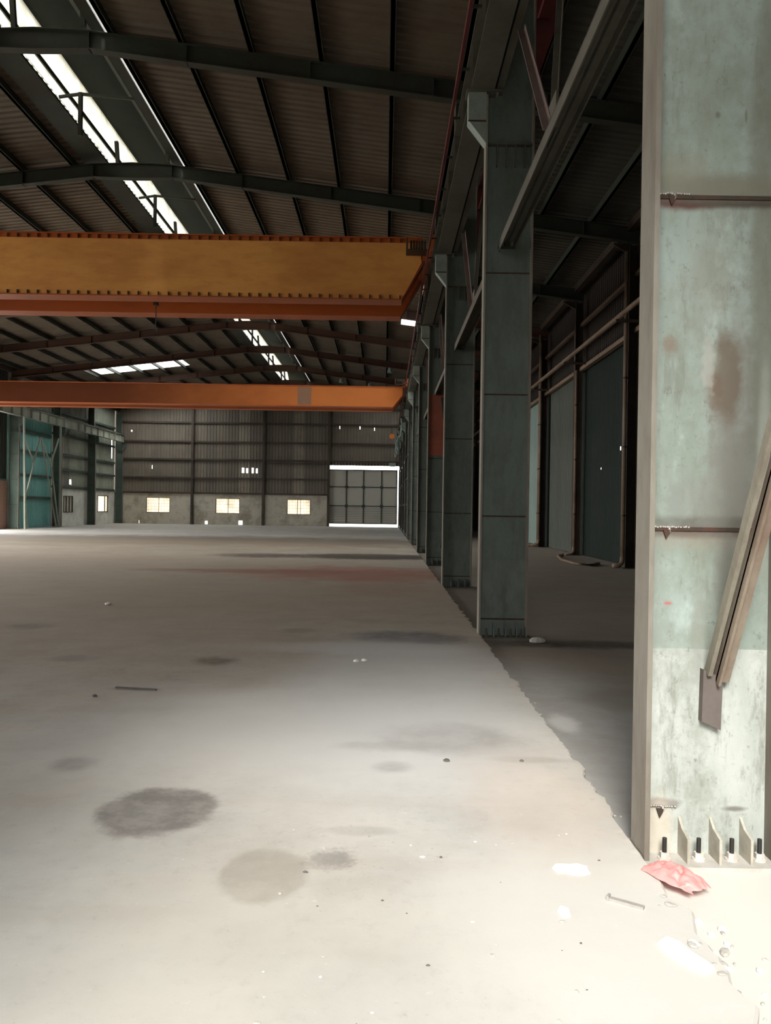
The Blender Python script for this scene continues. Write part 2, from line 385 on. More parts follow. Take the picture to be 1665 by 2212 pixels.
# ------------------------------------------------------------------ floor
def slab():
    m = MB(); top = .02
    ys = [YB + i*.04 for i in range(int((YF-YB)/.04)+1)] + [YF]
    vs, fs = [], []
    for i, y in enumerate(ys):
        q = Vector((0, y*3.1, 0))
        e = 1.25 + .03*noise.noise(q*.6) + .045*noise.noise(q*1.6) + .035*abs(noise.noise(q*3.7)) + .02*noise.noise(q*9)
        if y < 3.3: e += -.03 + .05*noise.noise(q*2.2)
        if 3.3 < y < 4.2: e = min(e, 1.232)
        zt = top + .003*noise.noise(q*5)
        vs += [(XL-.2, y, -.15), (XL-.2, y, top), (e-.05, y, top), (e-.012, y, zt), (e, y, zt-.012), (e+.006, y, -.15)]
    n = 6
    for i in range(len(ys)-1):
        for k in range(n-1):
            a = i*n+k; fs.append((a, a+1, a+1+n, a+n))
    m.raw(vs, fs); return m
o = slab().build('floor', FLOOR); struct(o)
struct(MB().box(1.15, XR+.1, YB, YF, -.15, -.02).build('floor', AFLOOR))
struct(MB().box(-60, 60, -50, 130, -.3, -.16).build('ground', EARTH))

# ------------------------------------------------------------------ sheeting
def breaks(a0, a1, pitch, depth):
    """profile points of a trapezoid sheet between a0 and a1, ribs in one common phase"""
    prof = [(0,0),(.55,0),(.65,1),(.9,1),(1.0,0)]
    def d(a):
        f = (a/pitch) % 1.0
        for (f0,d0),(f1,d1) in zip(prof[:-1], prof[1:]):
            if f0 <= f <= f1: return depth*(d0+(d1-d0)*(f-f0)/(f1-f0))
        return 0
    xs = [a0]; i = math.floor(a0/pitch)
    while i*pitch < a1:
        for f, _ in prof[:-1]:
            v = (i+f)*pitch
            if a0+1e-4 < v < a1-1e-4: xs.append(v)
        i += 1
    xs.append(a1)
    return [(v, d(v)) for v in xs]
def corr_grid(m, plane, rects, at, pitch=.25, depth=.035, top=None, vert=True):
    """corrugated sheet patches (ribs vertical) in wall plane; rects = (a0,a1,z0,z1)"""
    for a0, a1, z0, z1 in rects:
        pts = breaks(a0, a1, pitch, depth); vs = []
        for a, d in pts:
            zt = z1 if (z1 is not None) else top(a)
            for z in (z0, zt):
                vs.append((a, at+d, z) if plane == 'y' else (at+d, a, z))
        m.raw(vs, [(2*i, 2*i+2, 2*i+3, 2*i+1) for i in range(len(pts)-1)])
    return m
def cells(a0, a1, z0, z1, holes):
    """rectangles that tile the area minus the holes"""
    As = sorted({a0, a1, *[v for h in holes for v in h[:2] if a0 < v < a1]})
    out = []
    for i in range(len(As)-1):
        l, r = As[i], As[i+1]; mid = (l+r)/2
        hs = sorted([(max(h[2], z0), min(h[3], z1)) for h in holes if h[0] <= mid <= h[1] and h[3] > z0 and h[2] < z1])
        z = z0
        for h0, h1 in hs:
            if h0 > z: out.append((l, r, z, h0))
            z = max(z, h1)
        if z < z1: out.append((l, r, z, z1))
    return out

# far wall: render below, cladding above
WIN = [(-20.7,-18.63), (-14.66,-12.57), (-8.47,-6.43)]
WZ0, WZ1 = .99, 2.33
fh = [(a, b, WZ0, WZ1) for a, b in WIN] + [(-15.6,-15.33,.05,.36), (-12.68,-12.3,.05,.42), (-21.35,-21.27,.05,.33), (-4.78,1.2,0,5.32)]
m = MB()
for a, b, z0, z1 in cells(XL-.25, 1.3, 0, 2.67, fh): m.box(a, b, YF, YF+.2, z0-.02, z1)
for a, b, z0, z1 in cells(1.3, XR, 0, 2.67, []): m.box(a, b, YF, YF+.2, z0-.02, z1)
struct(m.build('wall_far', MASON))
sh = [(-12.44,-12.24,4.55,5.0), (-12.06,-11.9,4.55,4.95), (-11.58,-11.42,4.55,5.0), (-11.2,-11.06,4.55,4.95), (-4.78,1.2,2,5.32), (-4.0,-3.95,8.5,8.75), (-2.25,-2.2,8.5,8.75), (-.98,-.93,8.4,8.65), (-22.1,-22.0,8.0,8.15), (-20.25,-20.2,4.8,5.1), (1.2,1.3,5.0,5.3)]
m = MB(); sheets = cells(XL-.25, XR+.1, 2.67, 9.0, sh); corr_grid(m, 'y', sheets, YF+.06, .27, .04)
corr_grid(m, 'y', [(XL-.25, XRIDGE, 9.0, None), (XRIDGE, XR+.1, 9.0, None)], YF+.06, .27, .04, top=lambda a: zs(a)+.03)
struct(m.build('wall_far', FARW))
# windows in far wall
def window_y(n, a, b, z0, z1, y, bar=(.5,), rusty=False):
    m = MB(); t = .05
    m.box(a, b, y-.02, y+.08, z0, z0+t); m.box(a, b, y-.02, y+.08, z1-t, z1)
    m.box(a, a+t, y-.02, y+.08, z0+t, z1-t); m.box(b-t, b, y-.02, y+.08, z0+t, z1-t)
    fr = struct(m.build('window_%d' % n, STEELB)); p = MB().box(a+t, b-t, y+.03, y+.035, z0+t, z1-t).build('pane', PANE, fr)
    for f in bar: x = a+(b-a)*f; MB().box(x-.02, x+.02, y-.03, y+.0, z0+t, z1-t).build('mullion', RUST if rusty else STEELB, fr)
    g = MB(); k = 14
    for i in range(1, k): x = a+t+(b-a-2*t)*i/k; g.box(x-.007, x+.007, y+.0, y+.02, z0+t, z1-t)
    for i in range(1, 5): z = z0+(z1-z0)*i/5; g.box(a+t, b-t, y+.0, y+.02, z-.008, z+.008)
    g.build('grille', PINK, fr)
for i, (a, b) in enumerate(WIN): window_y(i+1, a, b, WZ0, WZ1, YF+.05, ((.53,), (.52,), (.45,.58))[i], i == 2)

# left wall
LW = [(57.4,59.1,1.0,2.23), (64.2,66.6,1.0,2.38)]
lh = LW + [(58.7,59.0,3.1,3.45), (67.62,67.78,5.6,7.4)]
m = MB()
for a, b, z0, z1 in cells(55.35, YF, 0, 2.75, lh): m.box(XL-.2, XL, a, b, z0-.02, z1)
struct(m.build('wall_left', MASONW))
LOPEN = [(1.5, 15.5, -1, 6.9), (17.0, 31.5, -1, 6.9), (33.0, 46.8, -1, 6.9)]   # unseen doorways opened along the left side for more light
m = MB()
for a, b, z0, z1 in cells(YB, 48.9, 0, 3.0, LOPEN): m.box(XL-.2, XL, a, b, z0-.02, z1)
struct(m.build('wall_left', BRICK))
m = MB(); corr_grid(m, 'x', cells(55.35, YF, 2.75, zs(XL), lh), XL-.1, .27, .04); struct(m.build('wall_left', LEFTW))
m = MB(); corr_grid(m, 'x', cells(YB, 48.9, 3.0, zs(XL), LOPEN), XL-.1, .3, .04); struct(m.build('wall_left', LEFTD))
m = MB(); corr_grid(m, 'x', [(48.9, 55.35, 7.5, zs(XL))], XL-.1, .27, .04); struct(m.build('wall_left', LEFTW))
for n, (y0, y1, z0, z1) in enumerate(LW):
    m = MB(); t = .06; x0, x1 = XL-.1, XL+.04
    m.box(x0, x1, y0, y1, z0, z0+t); m.box(x0, x1, y0, y1, z1-t, z1); m.box(x0, x1, y0, y0+t, z0+t, z1-t); m.box(x0, x1, y1-t, y1, z0+t, z1-t)
    fr = struct(m.build('window_%d' % (n+4), GREY)); MB().box(XL-.06, XL-.055, y0+t, y1-t, z0+t, z1-t).build('pane', PANEDIM if n == 0 else PANE, fr)
    for f in ((.33,.66) if n == 0 else (.72,)): y = y0+(y1-y0)*f; MB().box(XL-.05, XL+.02, y-.03, y+.03, z0+t, z1-t).build('mullion', GREY, fr)
# teal sheet door in the left wall
d = MB(); corr_grid(d, 'x', [(48.85, 55.4, .02, 7.52)], XL-.08, .3, .04)
dr = struct(d.build('door_1', TEAL))
for z in (2.0, 3.45, 5.0, 6.3):
    MB().box(XL-.03, XL+.09, 49.2, 55.1, z-.09, z+.09).build('door_rail', DGREEN, dr)
# right wall
m = MB(); rh = []
for z0, z1 in ((5.65,5.8),(5.3,5.5),(5.1,5.22),(4.85,5.08),(4.55,4.62),(3.4,3.47),(2.6,2.65),(2.1,2.16),(.9,1.0),(.7,.78),(.25,.4),(6.1,6.16)): rh.append((30.25,30.36,z0,z1))
rh += [(25.1,25.16,3.6,3.72),(27.3,27.36,3.1,3.16)]
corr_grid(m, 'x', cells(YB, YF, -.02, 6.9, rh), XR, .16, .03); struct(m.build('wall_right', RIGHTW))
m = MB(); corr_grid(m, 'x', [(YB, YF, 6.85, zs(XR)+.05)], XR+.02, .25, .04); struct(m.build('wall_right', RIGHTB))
# back wall with the wide entrance behind the camera
ENT = (-2.0, 1.65, 6.2)
m = MB(); corr_grid(m, 'y', cells(XL, XR, -.02, 9.0, [(ENT[0], ENT[1], -1, ENT[2])]), YB, .27, .04)
corr_grid(m, 'y', [(XL, XRIDGE, 9.0, None), (XRIDGE, XR, 9.0, None)], YB, .27, .04, top=lambda a: zs(a)+.03)
struct(m.build('wall_back', FARW))

# roof: ribs run down the slope
def roof_patch(m, x0, x1, y0, y1, pitch=.26, depth=.04, dz=0):
    vs = []; pts = breaks(y0, y1, pitch, depth)
    for y, d in pts: vs += [(x0,y,zs(x0)+d+dz),(x1,y,zs(x1)+d+dz)]
    m.raw(vs, [(2*i,2*i+2,2*i+3,2*i+1) for i in range(len(pts)-1)])
VL, VR = -8.35, -6.3
SKFILL = [(-22, -15, 62.4, 66.4), (-.6, 1.1, 62.6, 66.4), (-20, -10, 29.9, 34.3), (-5, 1.0, 29.9, 34.3)]   # unseen translucent sheets, added behind the cranes to brighten the hall
SKR = (.7, 3.4, 38.1, 39.7); SKL = (-19.4, -13.4, 50.7, 53.6)
m = MB()
for a, b, c0, c1 in cells(XL-.3, VL, YB-.3, YF+.3, [SKL]+SKFILL): roof_patch(m, a, b, c0, c1)
for a, b, c0, c1 in cells(-6.06, 1.5, YB-.3, YF+.3, [SKR]+SKFILL): roof_patch(m, a, b, c0, c1)
struct(m.build('ceiling', ROOF))
m = MB()
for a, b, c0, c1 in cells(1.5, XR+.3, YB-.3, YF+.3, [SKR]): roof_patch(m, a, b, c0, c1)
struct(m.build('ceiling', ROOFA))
for i, q in enumerate(SKFILL):
    m = MB(); roof_patch(m, *q, dz=.005); struct(m.build('skylight_or_fill_sheet', FIBREB))  # fill sheets, added out of sight behind the cranes
m = MB(); roof_patch(m, *SKL, dz=.005); tag(m.build('skylight_or_fill_sheet', FIBREB), 'long bright translucent roof sheet running down the left slope', 'skylight')
m = MB(); roof_patch(m, *SKR, dz=.005); tag(m.build('skylight_or_fill_sheet', FIBREB), 'small bright translucent roof sheet above the column row, right of hall', 'skylight')
# ridge ventilator
VDARK = worn('dark_vent_sheet', (.02,.024,.018), (.014,.015,.011), .5, 1, .9)
rv = thing('ridge_ventilator', (XRIDGE, YB, 12), 'raised ridge ventilator with long glowing strips along the roof peak', 'ventilator')
def child(mb, name, mat, par, **k):
    o = mb.build(name, mat, None, **k); o.parent = par; o.matrix_parent_inverse = Matrix.Translation(-Vector(par.location)); return o
child(MB().prism([(-8.95,13.33),(-7.5,13.6),(-6.25,13.35),(-6.25,13.41),(-7.5,13.67),(-8.98,13.39)], 'y', YB-.3, YF+.3), 'vent_cap', VDARK, rv)
child(MB().prism([(VL-.0,zs(VL)+.02),(VL+.02,zs(VL)+.02),(-8.62,13.37),(-8.65,13.37)], 'y', YB-.3, YF+.3), 'light_panel', FIBRE, rv, label='glowing translucent strip')
child(MB().box(-6.36, -6.32, YB-.3, YF+.3, zs(VR)-.02, 13.37), 'side_sheet', GREY, rv)
child(MB().box(-6.36, -6.115, YB-.3, YF+.3, zs(VR)-.06, zs(VR)-.02), 'flashing', STEEL, rv)
child(MB().prism([(-8.34,zs(-8.34)+.0),(-8.34,zs(-8.34)-.07),(-8.95,zs(-8.95)-.07),(-8.95,zs(-8.95)-.02)], 'y', YB-.2, YF+.2), 'flashing', STEEL, rv)
child(MB().bar((-8.42, YB, 12.28), (-8.42, YF, 12.28), .1, .12), 'rail', STEEL, rv)
child(MB().box(-7.55, -7.45, YB, YF, 13.4, 13.55), 'rail', STEEL, rv)
for k in range(11):
    y = YK[k]+BAY/2
    if y < YF:
        child(MB().bar((-7.8, y, 10.9), (-7.8, y, 11.98), .09, .09).bar((-8.4,y,11.86),(-7.8,y,11.95),.06,.06).bar((-7.8,y,11.95),(-6.2,y,11.82),.06,.06), 'hanger', STEEL, rv)
    if k > 0:
        child(MB().bar((-7.95, YK[k], 11.6), (-8.0, YK[k], 12.25), .10, .10), 'post', STEEL, rv)
        child(MB().bar((-6.5, YK[k], 11.7), (-6.5, YK[k], 13.3), .1, .1), 'post', STEEL, rv)

for y in (YB-.28, YF+.28): child(MB().prism([(-8.36,11.78),(-6.34,11.78),(-6.3,13.36),(-7.5,13.6),(-8.66,13.38)], 'y', y-.01, y+.01), 'end_plate', STEEL, rv)
# purlins
offs = [1.48*k+.12 for k in range(1, 11)]
for side, nm in ((1,'right'), (-1,'left')):
    for i, of in enumerate(offs):
        x = XRIDGE + side*(of + (.0 if side > 0 else .15))
        if not (XL+.2 < x < XR-.2): continue
        zt = zs(x) - .01
        mb = MB().box(x-.05, x+.05, YB, YF, zt-.19, zt).box(x-.035, x+.07, YB, YF, zt-.19, zt-.17)
        o = mb.build('roof_purlin', STEEL)
        tag(o, 'dark steel roof purlin, %s one out from the %s side of the ridge vent' % (ORD[i], nm), 'purlin', 'roof purlins')
for x, nm in ((7.1,'right'), (-23.2,'left')):
    tag(MB().box(x-.1, x+.1, YB, YF, zs(x)-.3, zs(x)-.05).build('eave_purlin', STEELB), 'dark eave purlin along top of the %s wall' % nm, 'purlin')

# rafters
RBROWN = worn('red_brown_steel', (.085,.042,.028), (.05,.028,.02), .6, 1)
raf = []
def rafter():
    root = thing('roof_rafter', (XRIDGE, 0, 0), '', 'rafter', 'roof rafters')
    for sgn, xe in ((-1, XL+.15), (1, XR-.15)):
        pts = lambda t0, t1: [(0, 11.18+t0) , (sgn*1.15, 11.20+t0), (xe-XRIDGE, zr(xe)+t0), (xe-XRIDGE, zr(xe)+t1), (sgn*1.15, zr(XRIDGE+1.15)+t1), (0, zr(XRIDGE+1.15)+t1+.05)]
        MB().prism(pts(.0, .40), 'y', -.008, .008).build('web', STEEL, root)
        MB().prism([(0,11.16),(sgn*1.15,11.18),(xe-XRIDGE,zr(xe)-.02),(xe-XRIDGE,zr(xe)),(sgn*1.15,11.20),(0,11.18)], 'y', -.11, .11).build('flange', STEEL, root)
        MB().prism([(0,zr(XRIDGE+1.15)+.43),(sgn*1.15,zr(XRIDGE+1.15)+.385),(xe-XRIDGE,zr(xe)+.385),(xe-XRIDGE,zr(xe)+.4),(sgn*1.15,zr(XRIDGE+1.15)+.4),(0,zr(XRIDGE+1.15)+.45)], 'y', -.11, .11).build('flange', STEEL, root)
        for x in (1.15, 3.2, 5.8, 8.4, 10.8, 13.2):
            zz = zr(XRIDGE+x); MB().box(sgn*x-.008, sgn*x+.008, -.09, .09, zz, zz+.38).build('stiffener', STEEL, root)
    return root
r0 = rafter()
cnt = 0
for k in range(1, 12):
    y = YK[k]
    if y > YF-.3: continue
    if y < 4: lab = 'dark steel roof rafter overhead near the entrance, ' + ('behind the viewer' if y < 0 else 'above the nearest column')
    else:
        cnt += 1; lab = 'dark steel roof rafter arching over the hall, %s away from the nearest column' % ORD[cnt-1]
    if k == 1: r0.location = (XRIDGE, y, 0); r0['label'] = lab
    else:
        rr = dup(r0, (XRIDGE, y, 0), lab, 'roof rafters')
        if k >= 6:                                   # the further frames are painted red-brown
            for ch in [q for q in COL.objects if q.parent == rr]:
                ch.material_slots[0].link = 'OBJECT'; ch.material_slots[0].material = RBROWN

# ------------------------------------------------------------------ columns
W2 = .30
def column(side=1, near=False, top=10.19):
    """I section column; web faces the hall entrance; corbel towards the crane side (-x for side=1)"""
    root = thing('steel_column', (0,0,0), '', 'column', 'interior steel columns')
    s = side; WM = COLN if near else COLM
    MB().box(-W2+.012, W2-.012, -.007, .007, 0, 6.95).build('web', WM, root, label='pale green web plate stained with rust' if near else None)
    for q in (-1, 1):
        f = MB().box(q*W2-.012, q*W2+.012, -.10, .10, 0, 6.95).build('flange', FLANGE, root)
    MB().box(-W2-.03, W2+.05, -.16, .16, -.03, .0).build('base_plate', STONE if near else GREY, root)
    for x in (-.118, .03, .175):
        MB().prism([(-.13,.0),(-.007,.0),(-.007,.175),(-.055,.135),(-.13,.115)], 'x', x-.006, x+.006).build('gusset', FLB if near else COLM, root)
    for x in (-.21, -.05, .105, .235):
        b = MB().cyl((x,-.075,0), .011, .10, 8).build('anchor_bolt', BLACKISH if near else GREY, root)
        MB().cyl((x,-.075,.008), .022, .026, 6).cyl((x,-.075,0), .03, .008, 12).build('nut', NUT if near else GREY, b)
    for z in (.215, 1.545, 3.12, 4.69):
        if near and z < 1: continue
        MB().box(-W2+.012, W2-.012, -.014, -.005, z-.009, z+.009).build('weld_seam', TICK, root)
    # upper, narrower column standing on the crane bracket level
    a = s*.0
    x0, x1 = (-.17, W2) if s > 0 else (-W2, .17)
    MB().box(x0+.01, x1-.01, -.006, .006, 6.95, top).build('upper_web', COLM, root)
    for x in (x0, x1): MB().box(x-.01, x+.01, -.09, .09, 6.95, top).build('upper_flange', FLANGE, root)
    # stiffener with ticks under the bracket level
    MB().box(-W2+.012, W2-.012, -.09, -.007, 6.32, 6.335).build('web_stiffener', GREY, root)
    for x in (-.16,-.04,.08,.2): MB().box(x-.006, x+.006, -.07, -.007, 6.05, 6.32).build('rib', GREY, root)
    # corbel
    P = [(-W2-.012,6.33),(-W2-.24,6.62),(-W2-.24,6.98),(-W2-.012,6.98)]
    P = [(s*x, z) for x, z in P]
    br = MB().prism(P, 'y', -.09, .09).build('bracket', BRKT if s > 0 else DGREEN, root)
    MB().box(min(s*(-W2-.27), s*-.1), max(s*(-W2-.27), s*-.1), -.13, .13, 6.98, 7.0).build('cap_plate', GREY, br)
    MB().box(min(s*(-W2-.242), s*(-W2-.012)), max(s*(-W2-.242), s*(-W2-.012)), -.098, -.09, 6.60, 6.62).build('seam', TICK, br)
    return root
c_near = column(1, True); c_near.location = (CX, YK[1], 0)
c_near['label'] = 'nearest pale green steel column, rust stained, on the right edge'
# weld beads, drips and brace plate only the near column shows
for z, n, x0 in ((3.135, 15, -.275), (1.553, 17, -.275), (.225, 14, -.285)):
    mb = MB()
    for i in range(n):
        x = x0+i*.011+random.uniform(-.003,.003); r = .005+random.random()*.003
        mb.tube([(x-r,-.012,z),(x,-.013,z+random.uniform(-.003,.003)),(x+r,-.012,z)], [r*.5,r,r*.5], 6)
    mb.tube([(x0+.085,-.012,z),(x0+.088,-.014,z-.02),(x0+.08,-.012,z-.035)], [.007,.005,.002], 6)
    mb.build('weld_bead', BEAD, c_near, smooth=True)
    MB().prism([(x0+.055,z-.012),(x0+.088,z-.012),(x0+.084,z-.03),(x0+.07,z-.055)], 'y', -.02, -.007).build('drip_tab', TICK, c_near)
mb = MB().prism([(-.035,.64),(.055,.60),(.062,.845),(-.03,.885)], 'y', -.05, -.007); mb.build('brace_plate', PLATE, c_near, label='dull brown bracing plate')
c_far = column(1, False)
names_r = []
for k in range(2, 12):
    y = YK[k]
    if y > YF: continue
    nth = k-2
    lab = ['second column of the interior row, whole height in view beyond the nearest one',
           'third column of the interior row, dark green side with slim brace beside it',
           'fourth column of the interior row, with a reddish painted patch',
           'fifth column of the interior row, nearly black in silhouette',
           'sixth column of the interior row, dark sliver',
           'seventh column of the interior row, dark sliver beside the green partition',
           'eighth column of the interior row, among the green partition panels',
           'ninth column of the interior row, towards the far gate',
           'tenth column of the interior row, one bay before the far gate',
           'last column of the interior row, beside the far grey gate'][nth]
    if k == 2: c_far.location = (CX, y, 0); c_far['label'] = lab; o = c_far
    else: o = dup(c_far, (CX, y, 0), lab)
    if k == 4:
        MB().box(-.29, .29, -.03, -.008, 3.2, 5.0).build('painted_patch', worn('red_oxide_patch', (.34,.10,.06), (.16,.06,.04), .6, 1.5), o, label='red oxide painted patch')
c_l = column(-1, False, 9.42); c_l['group'] = 'left wall steel columns'
for j, k in enumerate(range(2, 12)):
    y = YK[k]
    if y > YF: y = YF-.15
    lab = {11:'dark corner column where left wall meets far wall', 10:'dark green column of left wall, first before the corner', 9:'dark column of left wall right of the teal door', 8:'dark column of left wall left of the teal door'}.get(k, 'dark column on the left wall, %s from the corner, by the brick base' % ORD[min(11, 12-k)-1])
    if j == 0: c_l.location = (-23.0, y, 0); c_l['label'] = lab
    else: dup(c_l, (-23.0, y, 0), lab)
for o in COL.objects:                                 # left row is painted darker
    if o.parent and o.parent.get('group') == 'left wall steel columns' and o.type == 'MESH' and o.name.startswith(('web','upper_web','bracket')):
        o.data.materials[0] = DGREEN

# outer columns on the right wall
def outer():
    root = thing('wall_column', (0,0,0), '', 'column', 'right wall columns')
    MB().box(-.14,.14,-.006,.006,-.02,9.45).build('web', STEELB, root)
    for q in (-1,1): MB().box(q*.14-.008,q*.14+.008,-.11,.11,-.02,9.45).build('flange', STEELB, root)
    MB().box(-.22,.2,-.16,.16,-.02,.0).build('base_plate', STEELB, root)
    MB().prism([(-.15,9.2),(-.15,9.45),(-.6,9.5),(-.6,9.45)], 'y', -.05,.05).build('knee', STEELB, root)
    return root
oc = outer()
for k in range(1, 12):
    y = min(YK[k], YF-.15)
    lab = 'slim dark column on right wall, %s along the side aisle' % ORD[k-1]
    if k == 1: oc.location = (7.2, y, 0); oc['label'] = lab
    else: dup(oc, (7.2, y, 0), lab)
# downpipes beside outer columns
def pipe(x, y, z1, r, kick, label):
    root = thing('downpipe', (x, y, 0), label, 'pipe', 'brown downpipes in the side aisle')
    MB().tube([(0,0,.3),(0,0,z1)], r, 10).build('pipe', PIPEB, root, smooth=True)
    MB().tube([(0,0,.32),(-.02,-.02,.16),(-kick*.35,-.05,.07),(-kick,-.1,.06)], r*1.15, 10).build('elbow', PIPEB, root, smooth=True)
    for z in (1.5, 3.5, 5.5, 7.5):
        if z < z1: MB().cyl((0,0,z), r*1.25, .05, 10).build('clamp', BLACKISH, root)
pipe(6.98, 35.75, 9.6, .06, .5, 'brown downpipe with floor elbow, left of the pair in the aisle')
pipe(6.98, 35.55, 9.2, .05, .35, 'brown downpipe with floor elbow, right of the pair in the aisle')
pipe(6.95, 22.9, 9.2, .06, .3, 'brown downpipe close behind the nearest column, aisle wall')
pipe(6.98, 28.9, 6.8, .05, .3, 'brown downpipe ending in a short elbow mid aisle wall')
pipe(6.98, 42.3, 9.2, .05, .4, 'brown downpipe furthest along the aisle wall')
hose = MB().tube([(6.7,24.5,.02),(6.3,23.6,.02),(5.9,24.2,.02),(5.9,26.0,.02),(6.2,28.0,.02),(6.6,29.0,.02)], .05, 8)
tag(hose.build('hose', PIPEB, smooth=True), 'pale curved hose lying on aisle floor at wall foot', 'hose')
# panels and rails along the right wall
m = MB(); corr_grid(m, 'x', [(37.4, 41.6, .0, 6.85)], 7.40, .2, .03); tag(m.build('sheet_panel', PALEP), 'pale mint corrugated panel on the aisle wall', 'panel', 'aisle wall panels')
m = MB(); corr_grid(m, 'x', [(30.6, 35.3, .0, 6.85)], 7.40, .2, .03); tag(m.build('sheet_panel', GREYP), 'dull grey corrugated panel on the aisle wall', 'panel', 'aisle wall panels')
for i, (x, z, w, h) in enumerate(((7.32,6.95,.16,.14),(7.28,7.75,.12,.12),(7.3,8.6,.12,.12))):
    tag(MB().box(x-w/2, x+w/2, YB+.1, YF-.1, z-h/2, z+h/2).build('wall_girt', PIPEB), 'brown horizontal girt high on the aisle wall, %s up above green sheets' % ORD[i], 'girt', 'aisle wall girts')
tag(MB().tube([(6.55, YB+.1, 7.15), (6.55, YF-.1, 7.15)], .07, 10).build('service_pipe', PIPEB), 'long brown pipe running under the aisle eave', 'pipe')
for k in range(2, 11):
    y = YK[k]-.9
    tag(MB().box(6.45, 7.3, y-.02, y+.02, 6.98, 7.06).build('pipe_bracket', STEELB), 'small bracket carrying the aisle pipe, %s along' % ORD[k-2], 'bracket', 'pipe brackets')

# ------------------------------------------------------------------ crane runway, beams, struts
def runway(x, label, mat=GREY, mid=GREY):
    root = thing('crane_runway_beam', (x, YB, 7.0), label, 'beam', 'crane runway beams')
    L = YF-YB-.3
    MB().box(-.15,.15,.1,L,0,.016).build('bottom_flange', mat, root)
    MB().box(-.15,.15,.1,L,.62,.64).build('top_flange', mat, root)
    MB().box(-.007,.007,.1,L,.016,.62).build('web', mat, root)
    for k in range(0, 55):
        y = .8+k*1.29
        if y < L: MB().box(-.13,.13,y-.005,y+.005,.016,.62).build('stiffener', mat, root)
    MB().box(-.035,.035,.1,L,.64,.72).build('rail', BLACKISH, root)
    return root
runway(1.18, 'grey green crane runway beam on the interior column brackets')
runway(-22.6, 'pale crane runway beam above teal door on left wall', LEFTW)
tag(MB().box(1.36,1.37,YB+.1,YF-.3,7.02,7.26).box(1.37,1.45,YB+.1,YF-.3,7.02,7.03).build('channel_beam', GREY), 'slim grey channel beam beside the crane runway', 'beam')
# (channel stops short of the upper columns' webs in plan: it runs along their face)
rb = thing('aisle_beam', (2.02, YB, 7.95), 'dark red longitudinal beam behind the column tops', 'beam')
L = YF-YB-.3
MB().box(-.13,.13,.1,L,0,.015).build('bottom_flange', RED, rb); MB().box(-.13,.13,.1,L,.5,.515).build('top_flange', RED, rb); MB().box(-.006,.006,.1,L,.015,.5).build('web', RED, rb)
for k in range(1, 12):
    if YK[k] < YF: MB().box(-.17, 0, YK[k]-YB-.06, YK[k]-YB+.06, -.02, 0).build('seat_plate', RED, rb)
cr = thing('conductor_rail', (.9, YB, 7.35), 'thin dark red conductor rail along the crane runway', 'rail')
MB().box(-.02,.02,.1,L,0,.09).build('rail', RED, cr)
for k in range(0, 54):
    y = 1+k*1.29
    if y < L: MB().box(0,.13,y-.015,y+.015,.02,.05).build('insulator_arm', STEEL, cr)

def strut(k, lab):
    y0, y1 = (YK[k] if k else YB+.1), YK[k+1]
    root = thing('longitudinal_strut', (CX-.03, y1, 5.08), lab, 'strut', 'struts between interior columns')
    d = y0-y1
    MB().angle((-.03,-.06,0), (-.03,d+.05,.02), .13, .012).angle((.06,-.06,0), (.06,d+.05,.02), .10, .012, flip=-1).build('bar', GREY, root)
    MB().box(-.1,.12,-.03,-.008,-.08,-.05).build('seat_plate', STEEL, root); MB().box(-.02,.05,-.1,-.008,-.06,.1).build('end_plate', STEEL, root)
    MB().box(-.02,.0,d*.45-.18,d*.45+.18,-.02,.35).build('gusset', GREY, root)
    MB().angle((-.02,d*.45,.1), (-.03,d*.22,1.92), .075, .01, up=(1,0,0)).build('knee_brace', PINK, root, label='pinkish knee brace')
    MB().angle((.02,d*.45,.1), (.32,d*.30,2.87), .06, .01, up=(1,0,0)).build('knee_brace', GREY, root)
for k in range(0, 10):
    strut(k, 'grey steel strut between the interior columns, ' + ('above the entrance' if k == 0 else '%s bay from the nearest column' % ORD[k-1]))
# bracing pair on the near column (rises towards the entrance)
bp = thing('diagonal_brace', (CX, YK[1], .85), 'pair of rusty angle braces rising from the nearest column', 'brace')
p0 = Vector((.02,-.05,-.02)); p1 = Vector((.02,-2.12,4.0)); dr_ = (p1-p0)
MB().bar(p0+Vector((-.028,0,.04)), p1+Vector((-.028,0,.04)), .020, .05).build('angle_bar', KHAKI, bp, label='thin khaki angle bar')
MB().bar(p0+Vector((.038,0,0)), p1+Vector((.038,0,0)), .062, .012).bar(p0+Vector((.013,.0,.0)), p1+Vector((.013,.0,.0)), .012, .07).build('angle_bar', RUST, bp, label='broad rusty angle bar')
# cross bracing further in
def xbrace(k, x, zlo, zhi, lab, mat):
    y0, y1 = YK[k]+.1, YK[k+1]-.1
    root = thing('cross_brace', (x, y0, 0), lab, 'brace', 'cross braces')
    MB().angle((0,0,zlo),(0,y1-y0,zhi),.09,.01).build('bar', mat, root); MB().angle((.05,0,zhi),(.05,y1-y0,zlo),.09,.01).build('bar', mat, root)
xbrace(3, CX+.1, .5, 4.9, 'thin steel cross brace beside the third interior column', GREY)
xbrace(7, CX+.1, .5, 4.9, 'thin steel cross brace far along the interior columns', GREY)
